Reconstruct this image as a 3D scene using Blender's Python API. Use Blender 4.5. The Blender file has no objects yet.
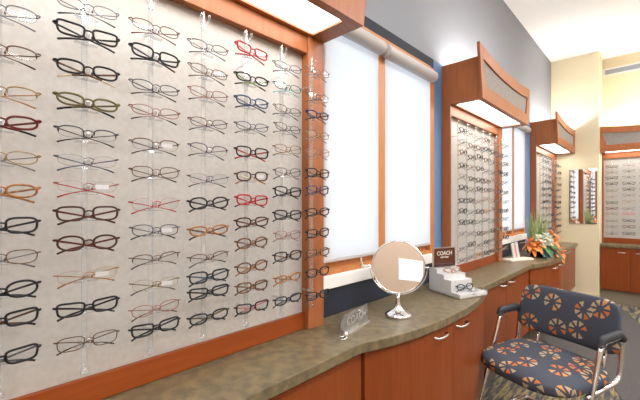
import bpy, bmesh, math, random
from mathutils import Vector, Matrix
random.seed(7)
R = math.radians
scn = bpy.context.scene
COL = scn.collection

# ------------------------------------------------------------------ camera
cam_d = bpy.data.cameras.new('camera'); cam = bpy.data.objects.new('camera', cam_d); COL.objects.link(cam)
cam.location = (0, 0, 1.40)
cam.rotation_euler = (R(90), 0, math.atan(340/354))
cam_d.sensor_width = 36; cam_d.lens = 354/640*36
cam_d.shift_y = 4.5/640
cam_d.clip_start = 0.02
scn.camera = cam

# ------------------------------------------------------------------ world, exposure, large lights
w = bpy.data.worlds.new('world'); scn.world = w; w.use_nodes = True
wb = w.node_tree.nodes['Background']; wb.inputs[0].default_value = (0.90, 0.96, 1.0, 1); wb.inputs[1].default_value = 2.6
scn.view_settings.view_transform = 'Standard'; scn.view_settings.look = 'None'
scn.view_settings.gamma = 1; scn.view_settings.use_curve_mapping = False
scn.view_settings.exposure = 0.83
scn.cycles.use_denoising = True
scn.cycles.max_bounces = 8; scn.cycles.transparent_max_bounces = 24; scn.cycles.diffuse_bounces = 4
scn.cycles.sample_clamp_indirect = 6; scn.cycles.caustics_reflective = False; scn.cycles.caustics_refractive = False
ADDED_LIGHT = 13.0      # strength of the added ceiling lights out of view
DOWN = 4.4         # strength of the diffusers under the display canopies
UP = 75.0          # strength of the tubes lying on top of the canopies

# ------------------------------------------------------------------ material helpers
def mat(name, col, rough=0.5, metal=0.0, spec=0.5, noise=None, emis=None, stretch=None, bump=0.0, trans=0, coat=0):
    m = bpy.data.materials.new(name); m.use_nodes = True
    nt = m.node_tree; N = nt.nodes; L = nt.links; p = N['Principled BSDF']
    p.inputs['Base Color'].default_value = (*col, 1); p.inputs['Roughness'].default_value = rough
    p.inputs['Metallic'].default_value = metal; p.inputs['Specular IOR Level'].default_value = spec
    p.inputs['Coat Weight'].default_value = coat
    if emis: p.inputs['Emission Color'].default_value = (*emis[0], 1); p.inputs['Emission Strength'].default_value = emis[1]
    if noise:   # (scale, second colour, detail, lo, hi)
        tc = N.new('ShaderNodeTexCoord'); mp = N.new('ShaderNodeMapping')
        mp.inputs['Scale'].default_value = stretch or (1, 1, 1)
        L.new(tc.outputs['Object'], mp.inputs[0])
        n = N.new('ShaderNodeTexNoise'); n.inputs['Scale'].default_value = noise[0]; n.inputs['Detail'].default_value = noise[2]
        L.new(mp.outputs[0], n.inputs['Vector'])
        r = N.new('ShaderNodeValToRGB'); r.color_ramp.elements[0].position = noise[3]; r.color_ramp.elements[1].position = noise[4]
        r.color_ramp.elements[0].color = (*col, 1); r.color_ramp.elements[1].color = (*noise[1], 1)
        L.new(n.outputs['Fac'], r.inputs[0]); L.new(r.outputs[0], p.inputs['Base Color'])
        if bump:
            b = N.new('ShaderNodeBump'); b.inputs['Strength'].default_value = bump; b.inputs['Distance'].default_value = 0.004
            L.new(n.outputs['Fac'], b.inputs['Height']); L.new(b.outputs[0], p.inputs['Normal'])
    return m

def clear_mat(name, col, alpha, rough=0.03, gl=0.12, fr=0.5):
    m = bpy.data.materials.new(name); m.use_nodes = True
    nt = m.node_tree; N = nt.nodes; L = nt.links; N.remove(N['Principled BSDF'])
    out = N['Material Output']; t = N.new('ShaderNodeBsdfTransparent'); t.inputs[0].default_value = (*col, 1)
    g = N.new('ShaderNodeBsdfGlossy'); g.inputs['Roughness'].default_value = rough
    d = N.new('ShaderNodeBsdfDiffuse'); d.inputs[0].default_value = (0.9, 0.92, 0.94, 1)
    a = N.new('ShaderNodeMixShader'); b = N.new('ShaderNodeMixShader'); lw = N.new('ShaderNodeLayerWeight'); lw.inputs[0].default_value = 0.5
    mu = N.new('ShaderNodeMath'); mu.operation = 'MULTIPLY_ADD'; mu.inputs[1].default_value = fr; mu.inputs[2].default_value = gl
    L.new(lw.outputs['Fresnel'], mu.inputs[0]); L.new(mu.outputs[0], a.inputs[0])
    b.inputs[0].default_value = alpha
    L.new(t.outputs[0], b.inputs[1]); L.new(d.outputs[0], b.inputs[2])
    L.new(b.outputs[0], a.inputs[1]); L.new(g.outputs[0], a.inputs[2]); L.new(a.outputs[0], out.inputs[0])
    return m

M = {}
M['fixture_wood'] = mat('fixture_wood', (0.41, 0.145, 0.055), 0.40, spec=.35, noise=(9, (0.33, 0.11, 0.038), 4, .3, .75), stretch=(6, 6, .6))
M['rail_wood'] = mat('rail_wood', (0.30, 0.068, 0.013), 0.38, spec=.3, noise=(9, (0.24, 0.05, 0.009), 4, .3, .75), stretch=(.6, 6, 6))
M['cabinet_wood'] = mat('cabinet_wood', (0.25, 0.058, 0.012), 0.36, spec=.35, noise=(8, (0.19, 0.040, 0.008), 5, .3, .8), stretch=(7, 7, .5))
M['window_wood'] = mat('window_wood', (0.58, 0.24, 0.075), 0.4, noise=(9, (0.46, 0.17, 0.05), 4, .3, .75), stretch=(6, 6, .6))
M['panel'] = mat('display_panel', (0.55, 0.53, 0.505), 0.45, noise=(60, (0.49, 0.47, 0.445), 3, .35, .7))
M['counter'] = mat('counter_laminate', (0.105, 0.085, 0.052), 0.33, noise=(26, (0.23, 0.175, 0.092), 10, .32, .68))
M['counter_edge'] = M['counter']
M['wall_blue'] = mat('wall_blue_paint', (0.12, 0.225, 0.42), 0.7)
M['wall_charcoal'] = mat('wall_charcoal_colour', (0.012, 0.018, 0.034), 0.7)  # darker colour below and above the window openings
M['wall_grey'] = mat('wall_grey_paint', (0.25, 0.272, 0.31), 0.6)
M['wall_yellow'] = mat('wall_yellow_paint', (0.76, 0.68, 0.48), 0.7, noise=(2.5, (0.73, 0.65, 0.455), 3, .3, .7))
M['wall_beige'] = mat('wall_beige_paint', (0.45, 0.34, 0.26), 0.8)
M['ceiling'] = mat('ceiling_paint', (0.93, 0.93, 0.93), 0.9)
M['white'] = mat('white_paint', (0.86, 0.86, 0.85), 0.4)
M['trim'] = mat('baseboard_paint', (0.70, 0.60, 0.38), 0.5)
M['insert'] = mat('grey_linen', (0.25, 0.225, 0.21), 0.8, noise=(90, (0.33, 0.30, 0.28), 3, .3, .7), stretch=(.3, 1, 1.5))
M['chrome'] = mat('chrome', (0.85, 0.85, 0.86), 0.08, 1.0)
M['steel'] = mat('brushed_steel', (0.62, 0.60, 0.58), 0.28, 1.0)
M['mirror'] = mat('mirror_glass', (0.93, 0.93, 0.92), 0.01, 1.0)
M['black'] = mat('black_plastic', (0.012, 0.012, 0.014), 0.3)
M['kick'] = mat('toe_kick', (0.10, 0.085, 0.07), 0.6)
M['arm'] = mat('arm_pad_vinyl', (0.035, 0.037, 0.045), 0.6, spec=.3)
M['acrylic'] = clear_mat('clear_acrylic', (0.97, 0.98, 0.99), 0.10, 0.05, 0.02, .25)
M['plaque'] = clear_mat('smoked_acrylic', (0.66, 0.62, 0.59), 0.15, 0.08, 0.10)
M['lens'] = clear_mat('spectacle_lens', (0.96, 0.97, 0.97), 0.01, 0.02, 0.004, .10)
M['glass'] = clear_mat('window_glass', (0.95, 0.97, 0.98), 0.0, 0.0, 0.02)
M['diffuser'] = mat('lamp_diffuser', (0.9, 0.9, 0.9), 0.5, emis=((1.0, 0.96, 0.90), DOWN))
M['tube'] = mat('lamp_tube', (0.9, 0.9, 0.9), 0.5, emis=((1.0, 0.96, 0.90), UP))
M['added_light'] = mat('added_light_diffuser', (0.9, 0.9, 0.9), 0.5, emis=((1.0, 0.99, 0.975), ADDED_LIGHT))
M['card'] = mat('white_card', (0.62, 0.62, 0.63), 0.5)
M['sign_brown'] = mat('sign_brown', (0.09, 0.024, 0.012), 0.4)
M['letter'] = mat('sign_lettering', (0.85, 0.80, 0.72), 0.5)
M['etched'] = mat('etched_lettering', (0.36, 0.34, 0.32), 0.5)
M['shade_hw'] = mat('blind_cassette', (0.52, 0.49, 0.48), 0.5)
M['grille'] = mat('vent_grille', (0.46, 0.49, 0.56), 0.5)

def shade_cloth():
    m = bpy.data.materials.new('shade_cloth'); m.use_nodes = True
    N = m.node_tree.nodes; L = m.node_tree.links; N.remove(N['Principled BSDF'])
    t = N.new('ShaderNodeBsdfTranslucent'); t.inputs[0].default_value = (0.80, 0.83, 0.86, 1)
    d = N.new('ShaderNodeBsdfDiffuse'); d.inputs[0].default_value = (0.8, 0.8, 0.82, 1)
    mx = N.new('ShaderNodeMixShader'); mx.inputs[0].default_value = 0.35
    L.new(t.outputs[0], mx.inputs[1]); L.new(d.outputs[0], mx.inputs[2]); L.new(mx.outputs[0], N['Material Output'].inputs[0])
    return m
M['shade'] = shade_cloth()

# ------------------------------------------------------------------ mesh helpers
def obj(name, bm, m, parent=None, smooth=False, bevel=0):
    me = bpy.data.meshes.new(name); bm.normal_update(); bm.to_mesh(me); bm.free()
    for x in (m if isinstance(m, (list, tuple)) else [m]): me.materials.append(x)
    if smooth:
        for p in me.polygons: p.use_smooth = True
    o = bpy.data.objects.new(name, me); COL.objects.link(o)
    if parent: o.parent = parent
    if bevel:
        b = o.modifiers.new('bevel', 'BEVEL'); b.width = bevel; b.segments = 2; b.limit_method = 'ANGLE'
    return o
def tag(o, label, cat, group=None):
    o['label'] = label; o['category'] = cat
    if group: o['group'] = group
    return o
def empty(name, loc=(0, 0, 0), rz=0, label=None, cat=None, group=None):
    o = bpy.data.objects.new(name, None); COL.objects.link(o); o.location = loc; o.rotation_euler = (0, 0, rz)
    o.empty_display_size = 0.05
    if label: tag(o, label, cat, group)
    return o
def structure(o): o['kind'] = 'structure'; return o
def copy_tree(o, parent=None):
    c = o.copy(); COL.objects.link(c)
    if parent: c.parent = parent
    for ch in list(KIDS.get(o.name, ())): copy_tree(ch, c)
    return c
KIDS = {}
def note_kids():
    KIDS.clear()
    for o in bpy.data.objects:
        if o.parent: KIDS.setdefault(o.parent.name, []).append(o)

def box(bm, x0, y0, z0, x1, y1, z1, mi=0, rot=None):
    r = bmesh.ops.create_cube(bm, size=1)
    vs = r['verts']
    for v in vs:
        v.co = Vector(((x0+x1)/2+v.co.x*(x1-x0), (y0+y1)/2+v.co.y*(y1-y0), (z0+z1)/2+v.co.z*(z1-z0)))
        if rot: v.co = rot @ v.co
    if mi:
        for f in {f for v in vs for f in v.link_faces}: f.material_index = mi
    return vs
def B(*a, **k):
    bm = bmesh.new(); box(bm, *a, **k); return bm
def sweep(bm, pts, ra, rb=None, closed=False, n=6, up=(0, 1, 0), mi=0, cap=True):
    """tube along pts; ra, rb = radii across and along `up` (numbers or lists)"""
    rb = rb if rb is not None else ra
    P = [Vector(p) for p in pts]; K = len(P); rings = []
    for i, p in enumerate(P):
        a = P[i-1] if (i > 0 or closed) else P[i]
        b = P[(i+1) % K] if (i < K-1 or closed) else P[i]
        t = (b-a).normalized(); u = Vector(up)
        if abs(t.dot(u)) > 0.97: u = Vector((1, 0, 0)) if abs(t.x) < .9 else Vector((0, 0, 1))
        nrm = t.cross(u).normalized(); bn = nrm.cross(t).normalized()
        A = ra[i] if isinstance(ra, (list, tuple)) else ra
        Bb = rb[i] if isinstance(rb, (list, tuple)) else rb
        rings.append([bm.verts.new(p + nrm*A*math.cos(2*math.pi*(k+.5)/n) + bn*Bb*math.sin(2*math.pi*(k+.5)/n)) for k in range(n)])
    for i in range(K if closed else K-1):
        a, b = rings[i], rings[(i+1) % K]
        for k in range(n):
            f = bm.faces.new((a[k], a[(k+1) % n], b[(k+1) % n], b[k])); f.material_index = mi; f.smooth = True
    if not closed and cap:
        for rg in (rings[0], rings[-1]):
            try: bm.faces.new(rg).material_index = mi
            except ValueError: pass
def lathe(bm, prof, n=32, c=(0, 0, 0), mi=0, mtx=None):
    rings = []
    for r, z in prof:
        if r < 1e-6: rings.append([bm.verts.new((c[0], c[1], c[2]+z))])
        else: rings.append([bm.verts.new((c[0]+r*math.cos(2*math.pi*k/n), c[1]+r*math.sin(2*math.pi*k/n), c[2]+z)) for k in range(n)])
    for a, b in zip(rings, rings[1:]):
        for k in range(n):
            q = [a[0]] if len(a) == 1 else [a[k], a[(k+1) % n]]
            q += [b[0]] if len(b) == 1 else [b[(k+1) % n], b[k]]
            f = bm.faces.new(q); f.material_index = mi; f.smooth = True
    if mtx:
        for rg in rings:
            for v in rg: v.co = mtx @ v.co
def prism(bm, poly, z0, z1, mi=0):
    lo = [bm.verts.new((x, y, z0)) for x, y in poly]; hi = [bm.verts.new((x, y, z1)) for x, y in poly]
    n = len(poly)
    bm.faces.new(lo[::-1]).material_index = mi; bm.faces.new(hi).material_index = mi
    for i in range(n): bm.faces.new((lo[i], lo[(i+1) % n], hi[(i+1) % n], hi[i])).material_index = mi
def text_mesh(name, s, size, m, parent, loc, rot, depth=0.0008, align='CENTER'):
    cu = bpy.data.curves.new(name, 'FONT'); cu.body = s; cu.size = size; cu.extrude = depth; cu.align_x = align; cu.align_y = 'CENTER'
    cu.offset = size*0.012
    t = bpy.data.objects.new(name, cu); COL.objects.link(t)
    dg = bpy.context.evaluated_depsgraph_get(); me = bpy.data.meshes.new_from_object(t.evaluated_get(dg))
    bpy.data.objects.remove(t); me.materials.clear(); me.materials.append(m)
    o = bpy.data.objects.new(name, me); COL.objects.link(o); o.parent = parent; o.location = loc; o.rotation_euler = rot
    return o

# ------------------------------------------------------------------ room shell
WX, EY, VY, CZ, XR, YB = -1.20, 6.34, 6.75, 3.57, 3.3, -2.6
HDR = 2.465
# carpet: patterned streaks with a dark grey curved band
def carpet():
    m = bpy.data.materials.new('carpet'); m.use_nodes = True
    N = m.node_tree.nodes; L = m.node_tree.links; p = N['Principled BSDF']; p.inputs['Roughness'].default_value = 0.95
    p.inputs['Specular IOR Level'].default_value = 0.1
    tc = N.new('ShaderNodeTexCoord'); mp = N.new('ShaderNodeMapping'); mp.inputs['Rotation'].default_value = (0, 0, R(6)); mp.inputs['Scale'].default_value = (24, 2.6, 1)
    L.new(tc.outputs['Object'], mp.inputs[0])
    n = N.new('ShaderNodeTexNoise'); n.inputs['Scale'].default_value = 1.2; n.inputs['Detail'].default_value = 5; n.inputs['Roughness'].default_value = .7
    L.new(mp.outputs[0], n.inputs['Vector'])
    r = N.new('ShaderNodeValToRGB'); cr = r.color_ramp; cr.interpolation = 'LINEAR'
    cr.elements[0].position = .42; cr.elements[0].color = (0.055, 0.06, 0.075, 1)
    cr.elements[1].position = .56; cr.elements[1].color = (0.30, 0.235, 0.12, 1)
    e = cr.elements.new(.49); e.color = (0.12, 0.11, 0.09, 1); e = cr.elements.new(.70); e.color = (0.24, 0.23, 0.20, 1)
    L.new(n.outputs['Fac'], r.inputs[0]); L.new(r.outputs[0], p.inputs['Base Color'])
    return m
M['carpet'] = carpet()
M['carpet_grey'] = mat('carpet_grey', (0.115, 0.108, 0.105), 0.95, spec=.1, noise=(120, (0.085, 0.08, 0.08), 3, .3, .7))
structure(obj('floor', B(WX-.2, YB-.1, -.1, XR+.1, VY+.1, 0), M['carpet']))
# the grey inlay: a curved band
bm = bmesh.new()
inner = [(-1.2, 4.95), (-1.006, 4.466), (-0.844, 4.186), (-0.729, 4.023), (-0.5, 3.78), (-0.269, 3.549), (-0.196, 3.326), (-.05, 3.0), (.02, 2.4), (.0, 1.5), (-.1, .5), (-.1, -1.5)]
outer = [(1.6, -1.5), (1.6, 1.0), (1.35, 2.6), (.95, 3.9), (.45, 4.8), (-0.05, 5.35), (-0.166, 5.496), (-0.277, 6.01), (-0.402, 6.32), (-0.607, 6.34), (-1.2, 6.34)]
prism(bm, inner+outer, 0.0, 0.004)
structure(obj('trim_1', bm, M['carpet_grey']))
structure(obj('ceiling', B(WX-.2, YB-.1, CZ, XR+.1, VY+.1, CZ+.1), M['ceiling']))
# window wall with two openings
W1 = (1.22, 2.455, 0.985, 2.395); W2 = (3.80, 4.90, 0.985, 2.395)
def wallpiece(bm, y0, y1, z0, z1, mi=0): box(bm, WX-.16, y0, z0, WX, y1, z1, mi)
bm = bmesh.new()
for a, b in ((YB, W1[0]), (W1[1], W2[0]), (W2[1], EY)): wallpiece(bm, a, b, 0, HDR)
for Wd in (W1, W2):
    wallpiece(bm, Wd[0], Wd[1], 0, Wd[2], 2); wallpiece(bm, Wd[0], Wd[1], Wd[3], HDR, 2)
wallpiece(bm, YB, EY, HDR, CZ, 1)
structure(obj('wall_left', bm, [M['wall_blue'], M['wall_grey'], M['wall_charcoal']]))
structure(obj('wall_end', B(WX-.16, EY, 0, -.622, VY+.1, CZ), M['wall_yellow']))
structure(obj('wall_far', B(-.622, VY, 0, XR+.1, VY+.1, CZ), M['wall_yellow']))
structure(obj('wall_right', B(XR, YB, 0, XR+.1, VY, CZ), M['wall_beige']))
bm = bmesh.new(); wa, wb_, wc, wd = 1.60, 2.12, 1.58, 1.97
box(bm, WX-.16, YB-.1, 0, wa, YB, CZ); box(bm, wb_, YB-.1, 0, XR+.1, YB, CZ); box(bm, wa, YB-.1, 0, wb_, YB, wc); box(bm, wa, YB-.1, wd, wb_, YB, CZ)
structure(obj('wall_back', bm, M['wall_beige']))
added_win = structure(empty('added_window', ((wa+wb_)/2, YB-.05, wc)))  # unseen window, added to make the bright patch in the round mirror
bm = bmesh.new(); hw_ = (wb_-wa)/2
box(bm, -hw_, -.03, 0, -hw_+.025, .055, wd-wc); box(bm, hw_-.025, -.03, 0, hw_, .055, wd-wc); box(bm, -hw_+.025, -.03, 0, hw_-.025, .055, .025); box(bm, -hw_+.025, -.03, wd-wc-.025, hw_-.025, .055, wd-wc)
obj('window_frame', bm, M['white'], added_win); obj('window_pane', B(-hw_+.025, -.003, .025, hw_-.025, .003, wd-wc-.025), M['glass'], added_win)
structure(obj('baseboard_end', B(-.93, EY-.014, 0, -.608, EY, .13), M['trim'], bevel=.003))

def window(Wd, mull, name, lat):
    y0, y1, z0, z1 = Wd
    root = structure(empty(name, (WX-.08, (y0+y1)/2, z0)))
    ox, oy, oz = root.location
    def P(nm, bm, m, **k):
        for v in bm.verts: v.co -= Vector((ox, oy, oz))
        return obj(nm, bm, m, root, **k)
    bm = bmesh.new()
    box(bm, WX-.10, y0, z0+.06, WX+.004, y0+.06, z1); box(bm, WX-.10, y1-.06, z0+.06, WX+.004, y1, z1)
    box(bm, WX-.10, y0+.06, z1-.045, WX+.010, y1-.06, z1); box(bm, WX-.10, mull-.033, z0+.06, WX+.006, mull+.033, z1-.045)
    P('window_frame', bm, M['window_wood'], bevel=.002)
    bm = bmesh.new()
    for a, b in ((y0+.06, mull-.033), (mull+.033, y1-.06)):   # two-step sash rails
        box(bm, WX-.10, a, z0+.06, WX-.03, b, z0+.125); box(bm, WX-.10, a, z0+.06, WX+.0, b, z0+.085)
    P('sash_rail', bm, M['window_wood'], bevel=.002)
    P('window_sill', B(WX-.12, y0, z0-.005, WX+.02, y1, z0+.06), M['white'], bevel=.004)
    for a, b in ((y0+.06, mull-.033), (mull+.033, y1-.06)):
        P('window_pane', B(WX-.08, a, z0+.125, WX-.074, b, z1-.045), M['glass'])
    bm = bmesh.new(); yy = lat
    box(bm, WX-.01, yy-.02, z0+.062, WX+.018, yy+.02, z0+.075)
    sweep(bm, [(WX+.006, yy-.01, z0+.075), (WX+.010, yy-.03, z0+.10), (WX+.012, yy-.035, z0+.115)], .004); lathe(bm, [(0, -.006), (.006, 0), (0, .006)], 8, (WX+.012, yy-.035, z0+.118))
    P('crank_handle', bm, M['white'])
window(W1, 1.775, 'window_1', 1.60)
window(W2, 4.38, 'window_2', 4.12)

def blind(y0, y1, label, c0=.004, c1=.004):
    root = empty('roller_blind', (WX+.01, (y0+y1)/2, 1.11), 0, label, 'blind', None)
    L_ = (y1-y0)/2; bm = bmesh.new()
    mt = Matrix.Translation((.028, 0, 1.194)) @ Matrix.Rotation(R(-90), 4, 'X')
    lathe(bm, [(0, -L_), (.035, -L_), (.039, -L_+.006), (.039, L_-.006), (.035, L_), (0, L_)], 28, mtx=mt)
    obj('roller', bm, M['shade_hw'], root)
    obj('shade_cloth', B(-.006, -L_+c0, .012, -.004, L_-c1, 1.21), M['shade'], root)
    obj('bottom_bar', B(-.010, -L_+c0, 0, .0, L_-c1, .016), M['shade_hw'], root, bevel=.002)
blind(1.235, 1.728, 'pulled down white roller blind beside the near glasses display, over the left pane', .004, -.012)
blind(1.765, 2.375, 'pulled down white roller blind in front of the window just right of the wooden mullion', .040, -.015)
blind(3.83, 4.35, 'white roller blind half hidden by the middle glasses display')
blind(4.39, 4.87, 'white roller blind next to the blue strip left of the farthest corner display')

# ------------------------------------------------------------------ counter and cabinets
def bulge(o):   # front edge of one rounded bay, world coordinates
    return [(-.866, 1.145+o), (-.849, 1.19+o), (-.811, 1.31+o), (-.782, 1.46+o), (-.760, 1.665+o), (-.752, 1.906+o), (-.762, 2.10+o), (-.785, 2.27+o), (-.815, 2.40+o), (-.866, 2.52+o)]
front = [(-.868, -1.3)] + bulge(0) + bulge(2.60) + [(-.868, EY-.002)]
bm = bmesh.new(); prism(bm, [(WX+.002, -1.3)] + front + [(WX+.002, EY-.002)], .80, .84)
tag(obj('countertop', bm, M['counter'], bevel=.003), 'long wavy mottled olive stone-look worktop running under the windows and displays', 'countertop')

def handle(parent, y, z, x, along='y', w=.055, m=None):
    bm = bmesh.new()
    pts = [(0, -w, 0), (.022, -w*.92, 0), (.028, -w*.5, 0), (.030, 0, 0), (.028, w*.5, 0), (.022, w*.92, 0), (0, w, 0)]
    if along == 'x': pts = [(b, -a, c) for a, b, c in pts]
    sweep(bm, pts, .0045, .006, up=(0, 0, 1))
    o = obj('handle', bm, m or M['steel'], parent); o.location = (x, y, z); return o
def cab_straight(y0, y1, label, handles):
    root = empty('base_cabinet', (WX, (y0+y1)/2, 0), 0, label, 'cabinet', 'base cabinets under the long counter')
    h = (y1-y0)/2; F = .305
    obj('cabinet_body', B(.002, -h+.001, .20, F-.02, h-.001, .799), M['cabinet_wood'], root)
    obj('toe_kick', B(.002, -h+.001, .0, F-.07, h-.001, .20), M['kick'], root)
    for a, b, side in ((-h, 0, 1), (0, h, -1)):
        d = obj('door', B(F-.02, a+.002, .205, F, b-.002, .797), M['cabinet_wood'], root, bevel=.0015)
        handle(d, (b-.10) if side > 0 else (a+.10), .765, F)
    return root
def cab_bulge(o, label):
    root = empty('base_cabinet', (0, 0, 0), 0, label, 'cabinet', 'base cabinets under the long counter')
    e = [(x-.022, y) for x, y in bulge(o)[1:-1]]; e = [(-.885, e[0][1]-.001)] + e[1:-1] + [(-.845, e[-1][1]+.05)]
    y0, y1 = e[0][1], e[-1][1]; mid = (y0+y1)/2-.01
    bm = bmesh.new(); prism(bm, [(WX+.002, y0)] + [(x-.018, y) for x, y in e] + [(WX+.002, y1)], .20, .799); obj('cabinet_body', bm, M['cabinet_wood'], root)
    bm = bmesh.new(); prism(bm, [(WX+.002, y0)] + [(x-.08, y) for x, y in e] + [(WX+.002, y1)], .0, .20); obj('toe_kick', bm, M['kick'], root)
    def fx(y):
        for (xa, ya), (xb, yb) in zip(e, e[1:]):
            if ya <= y <= yb: return xa+(xb-xa)*(y-ya)/(yb-ya)
    for a, b, hy in ((y0, mid, mid-.14), (mid, y1, mid+.10)):
        ys = [a+.001+(b-a-.002)*i/10 for i in range(11)]
        bm = bmesh.new(); prism(bm, [(fx(y), y) for y in ys] + [(fx(y)-.017, y) for y in ys[::-1]], .205, .797)
        d = obj('door', bm, M['cabinet_wood'], root); handle(d, hy, .755, fx(hy)-.002)
    return root
cab_straight(-.02, 1.18, 'cherry wood base cabinet under the nearest stretch of counter, below the near display', 1)
cab_bulge(0, 'curved cherry wood base cabinet under the tabletop mirror')
cab_straight(2.452, 3.778, 'cherry wood base cabinet directly behind the armchair, under the middle display', 1)
cab_bulge(2.60, 'curved cherry wood base cabinet under the flower arrangement')
cab_straight(5.052, EY-.004, 'cherry wood base cabinet at the far end of the counter against the yellow wall', 1)

# far counter and cabinets against the far wall
FX0 = -.618
tag(obj('countertop', B(FX0, VY-.345, .80, FX0+2.0, VY-.002, .84), M['counter'], bevel=.003), 'short straight stone-look worktop under the display on the far wall', 'countertop')
root = empty('base_cabinet', (FX0, VY, 0), 0, 'cherry wood base cabinet under the far wall display, right of the yellow column', 'cabinet')
obj('cabinet_body', B(.002, -.31, .20, 1.98, -.002, .799), M['cabinet_wood'], root)
obj('toe_kick', B(.002, -.26, 0, 1.98, -.002, .20), mat('far_kick', (.26, .22, .16), .6), root)
for i in range(6):
    d = obj('door', B(.003+.33*i, -.33, .205, .33+.33*i, -.31, .797), M['cabinet_wood'], root, bevel=.0015)
    handle(d, -.332, .735, .33*i+(.235 if i % 2 == 0 else .09), 'x', .04)

# ------------------------------------------------------------------ display fixtures with canopies
def top_curve(x):   # concave top edge of the fascia
    t = (x+.06)/1.32
    return 2.528 - .03*t - .16*t*(1-t)
def fixture(loc, rz, label, right_stile=.10):
    root = empty('display_fixture', (loc[0], loc[1], 0), rz, label, 'display', 'wooden display fixtures with lit canopies')
    Wd = 1.20
    obj('back_panel', B(.016, -.03, .90, Wd-right_stile+.02, -.002, 2.10), M['panel'], root)
    bm = bmesh.new(); box(bm, 0, -.07, .842, .016, -.002, 2.15); obj('side_panel', bm, M['fixture_wood'], root, bevel=.001)
    obj('stile', B(Wd-right_stile, -.072, .842, Wd, -.002, 2.15), M['fixture_wood'], root, bevel=.002)
    obj('bottom_rail', B(.016, -.048, .842, Wd-right_stile, -.031, .915), M['rail_wood'], root, bevel=.002)
    obj('top_rail', B(.016, -.064, 2.075, Wd-right_stile, -.031, 2.15), M['fixture_wood'], root, bevel=.002)
    # canopy box: sides, bottom frame with light opening, inner tray, fascia
    bm = bmesh.new()
    box(bm, 0, -.282, 2.15, .018, -.002, 2.452); box(bm, Wd-.018, -.282, 2.15, Wd, -.002, 2.452)
    box(bm, .018, -.282, 2.15, Wd-.018, -.262, 2.172); box(bm, .018, -.09, 2.15, Wd-.018, -.002, 2.172)
    box(bm, .018, -.262, 2.15, .045, -.09, 2.172); box(bm, Wd-.09, -.262, 2.15, Wd-.018, -.09, 2.172)
    can = obj('canopy', bm, M['fixture_wood'], root)
    obj('light_diffuser', B(.045, -.262, 2.160, Wd-.09, -.09, 2.168), M['diffuser'], root)
    obj('canopy_top', B(.018, -.282, 2.345, Wd-.018, -.002, 2.36), M['white'], root)
    bm = bmesh.new()
    mt = Matrix.Translation((Wd/2, -.16, 2.392)) @ Matrix.Rotation(R(90), 4, 'Y')
    lathe(bm, [(0, -.5), (.014, -.5), (.014, .5), (0, .5)], 12, mtx=mt); obj('lamp_tube', bm, M['tube'], root)
    bm = bmesh.new(); box(bm, Wd/2-.52, -.185, 2.36, Wd/2+.52, -.135, 2.377); obj('lamp_tray', bm, M['white'], root)
    # fascia frame
    n = 24; bm = bmesh.new()
    def ring(off, y):
        o = []
        for i in range(n+1):   # top, left to right
            t = i/n; x0, x1 = -.06+off, Wd+.05-off
            x = x0+(x1-x0)*t; o.append((x, y, top_curve(x)-(off*1.15 if off else 0)))
        zb = 2.15+(off*1.25 if off else 0)
        for i in range(n+1):
            t = i/n; x0, x1 = Wd+.0-off, 0+off
            o.append((x0+(x1-x0)*t, y, zb))
        return [bm.verts.new(p) for p in o]
    A, Bi = ring(0, -.302), ring(.075, -.302); C_, D = ring(0, -.283), ring(.075, -.283)
    K = len(A)
    for i in range(K):
        j = (i+1) % K
        for q in ((A[i], A[j], Bi[j], Bi[i]), (Bi[i], Bi[j], D[j], D[i]), (A[j], A[i], C_[i], C_[j]), (C_[j], C_[i], D[i], D[j])):
            bm.faces.new(q)
    bmesh.ops.recalc_face_normals(bm, faces=bm.faces)
    fa = obj('fascia', bm, M['fixture_wood'], root)
    bm = bmesh.new(); vs = []
    for y in (-.2905, -.2835):
        r_ = [( -.06+.06+(Wd+.11-.12)*i/n) for i in range(n+1)]
        vs.append([bm.verts.new((x, y, top_curve(x)-.06)) for x in r_] + [bm.verts.new((Wd-.06, y, 2.22)), bm.verts.new((.06, y, 2.22))])
    for v in vs: bm.faces.new(v)
    for i in range(len(vs[0])): j = (i+1) % len(vs[0]); bm.faces.new((vs[0][i], vs[0][j], vs[1][j], vs[1][i]))
    bmesh.ops.recalc_face_normals(bm, faces=bm.faces)
    obj('insert_panel', bm, M['insert'], fa)
    return root
PF = [((WX, 0.0), R(90)), ((WX, 2.585), R(90)), ((WX, 5.13), R(90)), ((FX0, VY), 0)]
fixture(*PF[0], 'nearest large wooden glasses display with cream panel left of the windows')
fixture(*PF[1], 'wooden glasses display with curved canopy between the two windows, above the armchair')
fixture(*PF[2], 'wooden glasses display in the corner beside the yellow wall, behind the flowers')
fixture(*PF[3], 'wooden glasses display on the far wall at the right edge, right of the wall mirror', .03)

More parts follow.
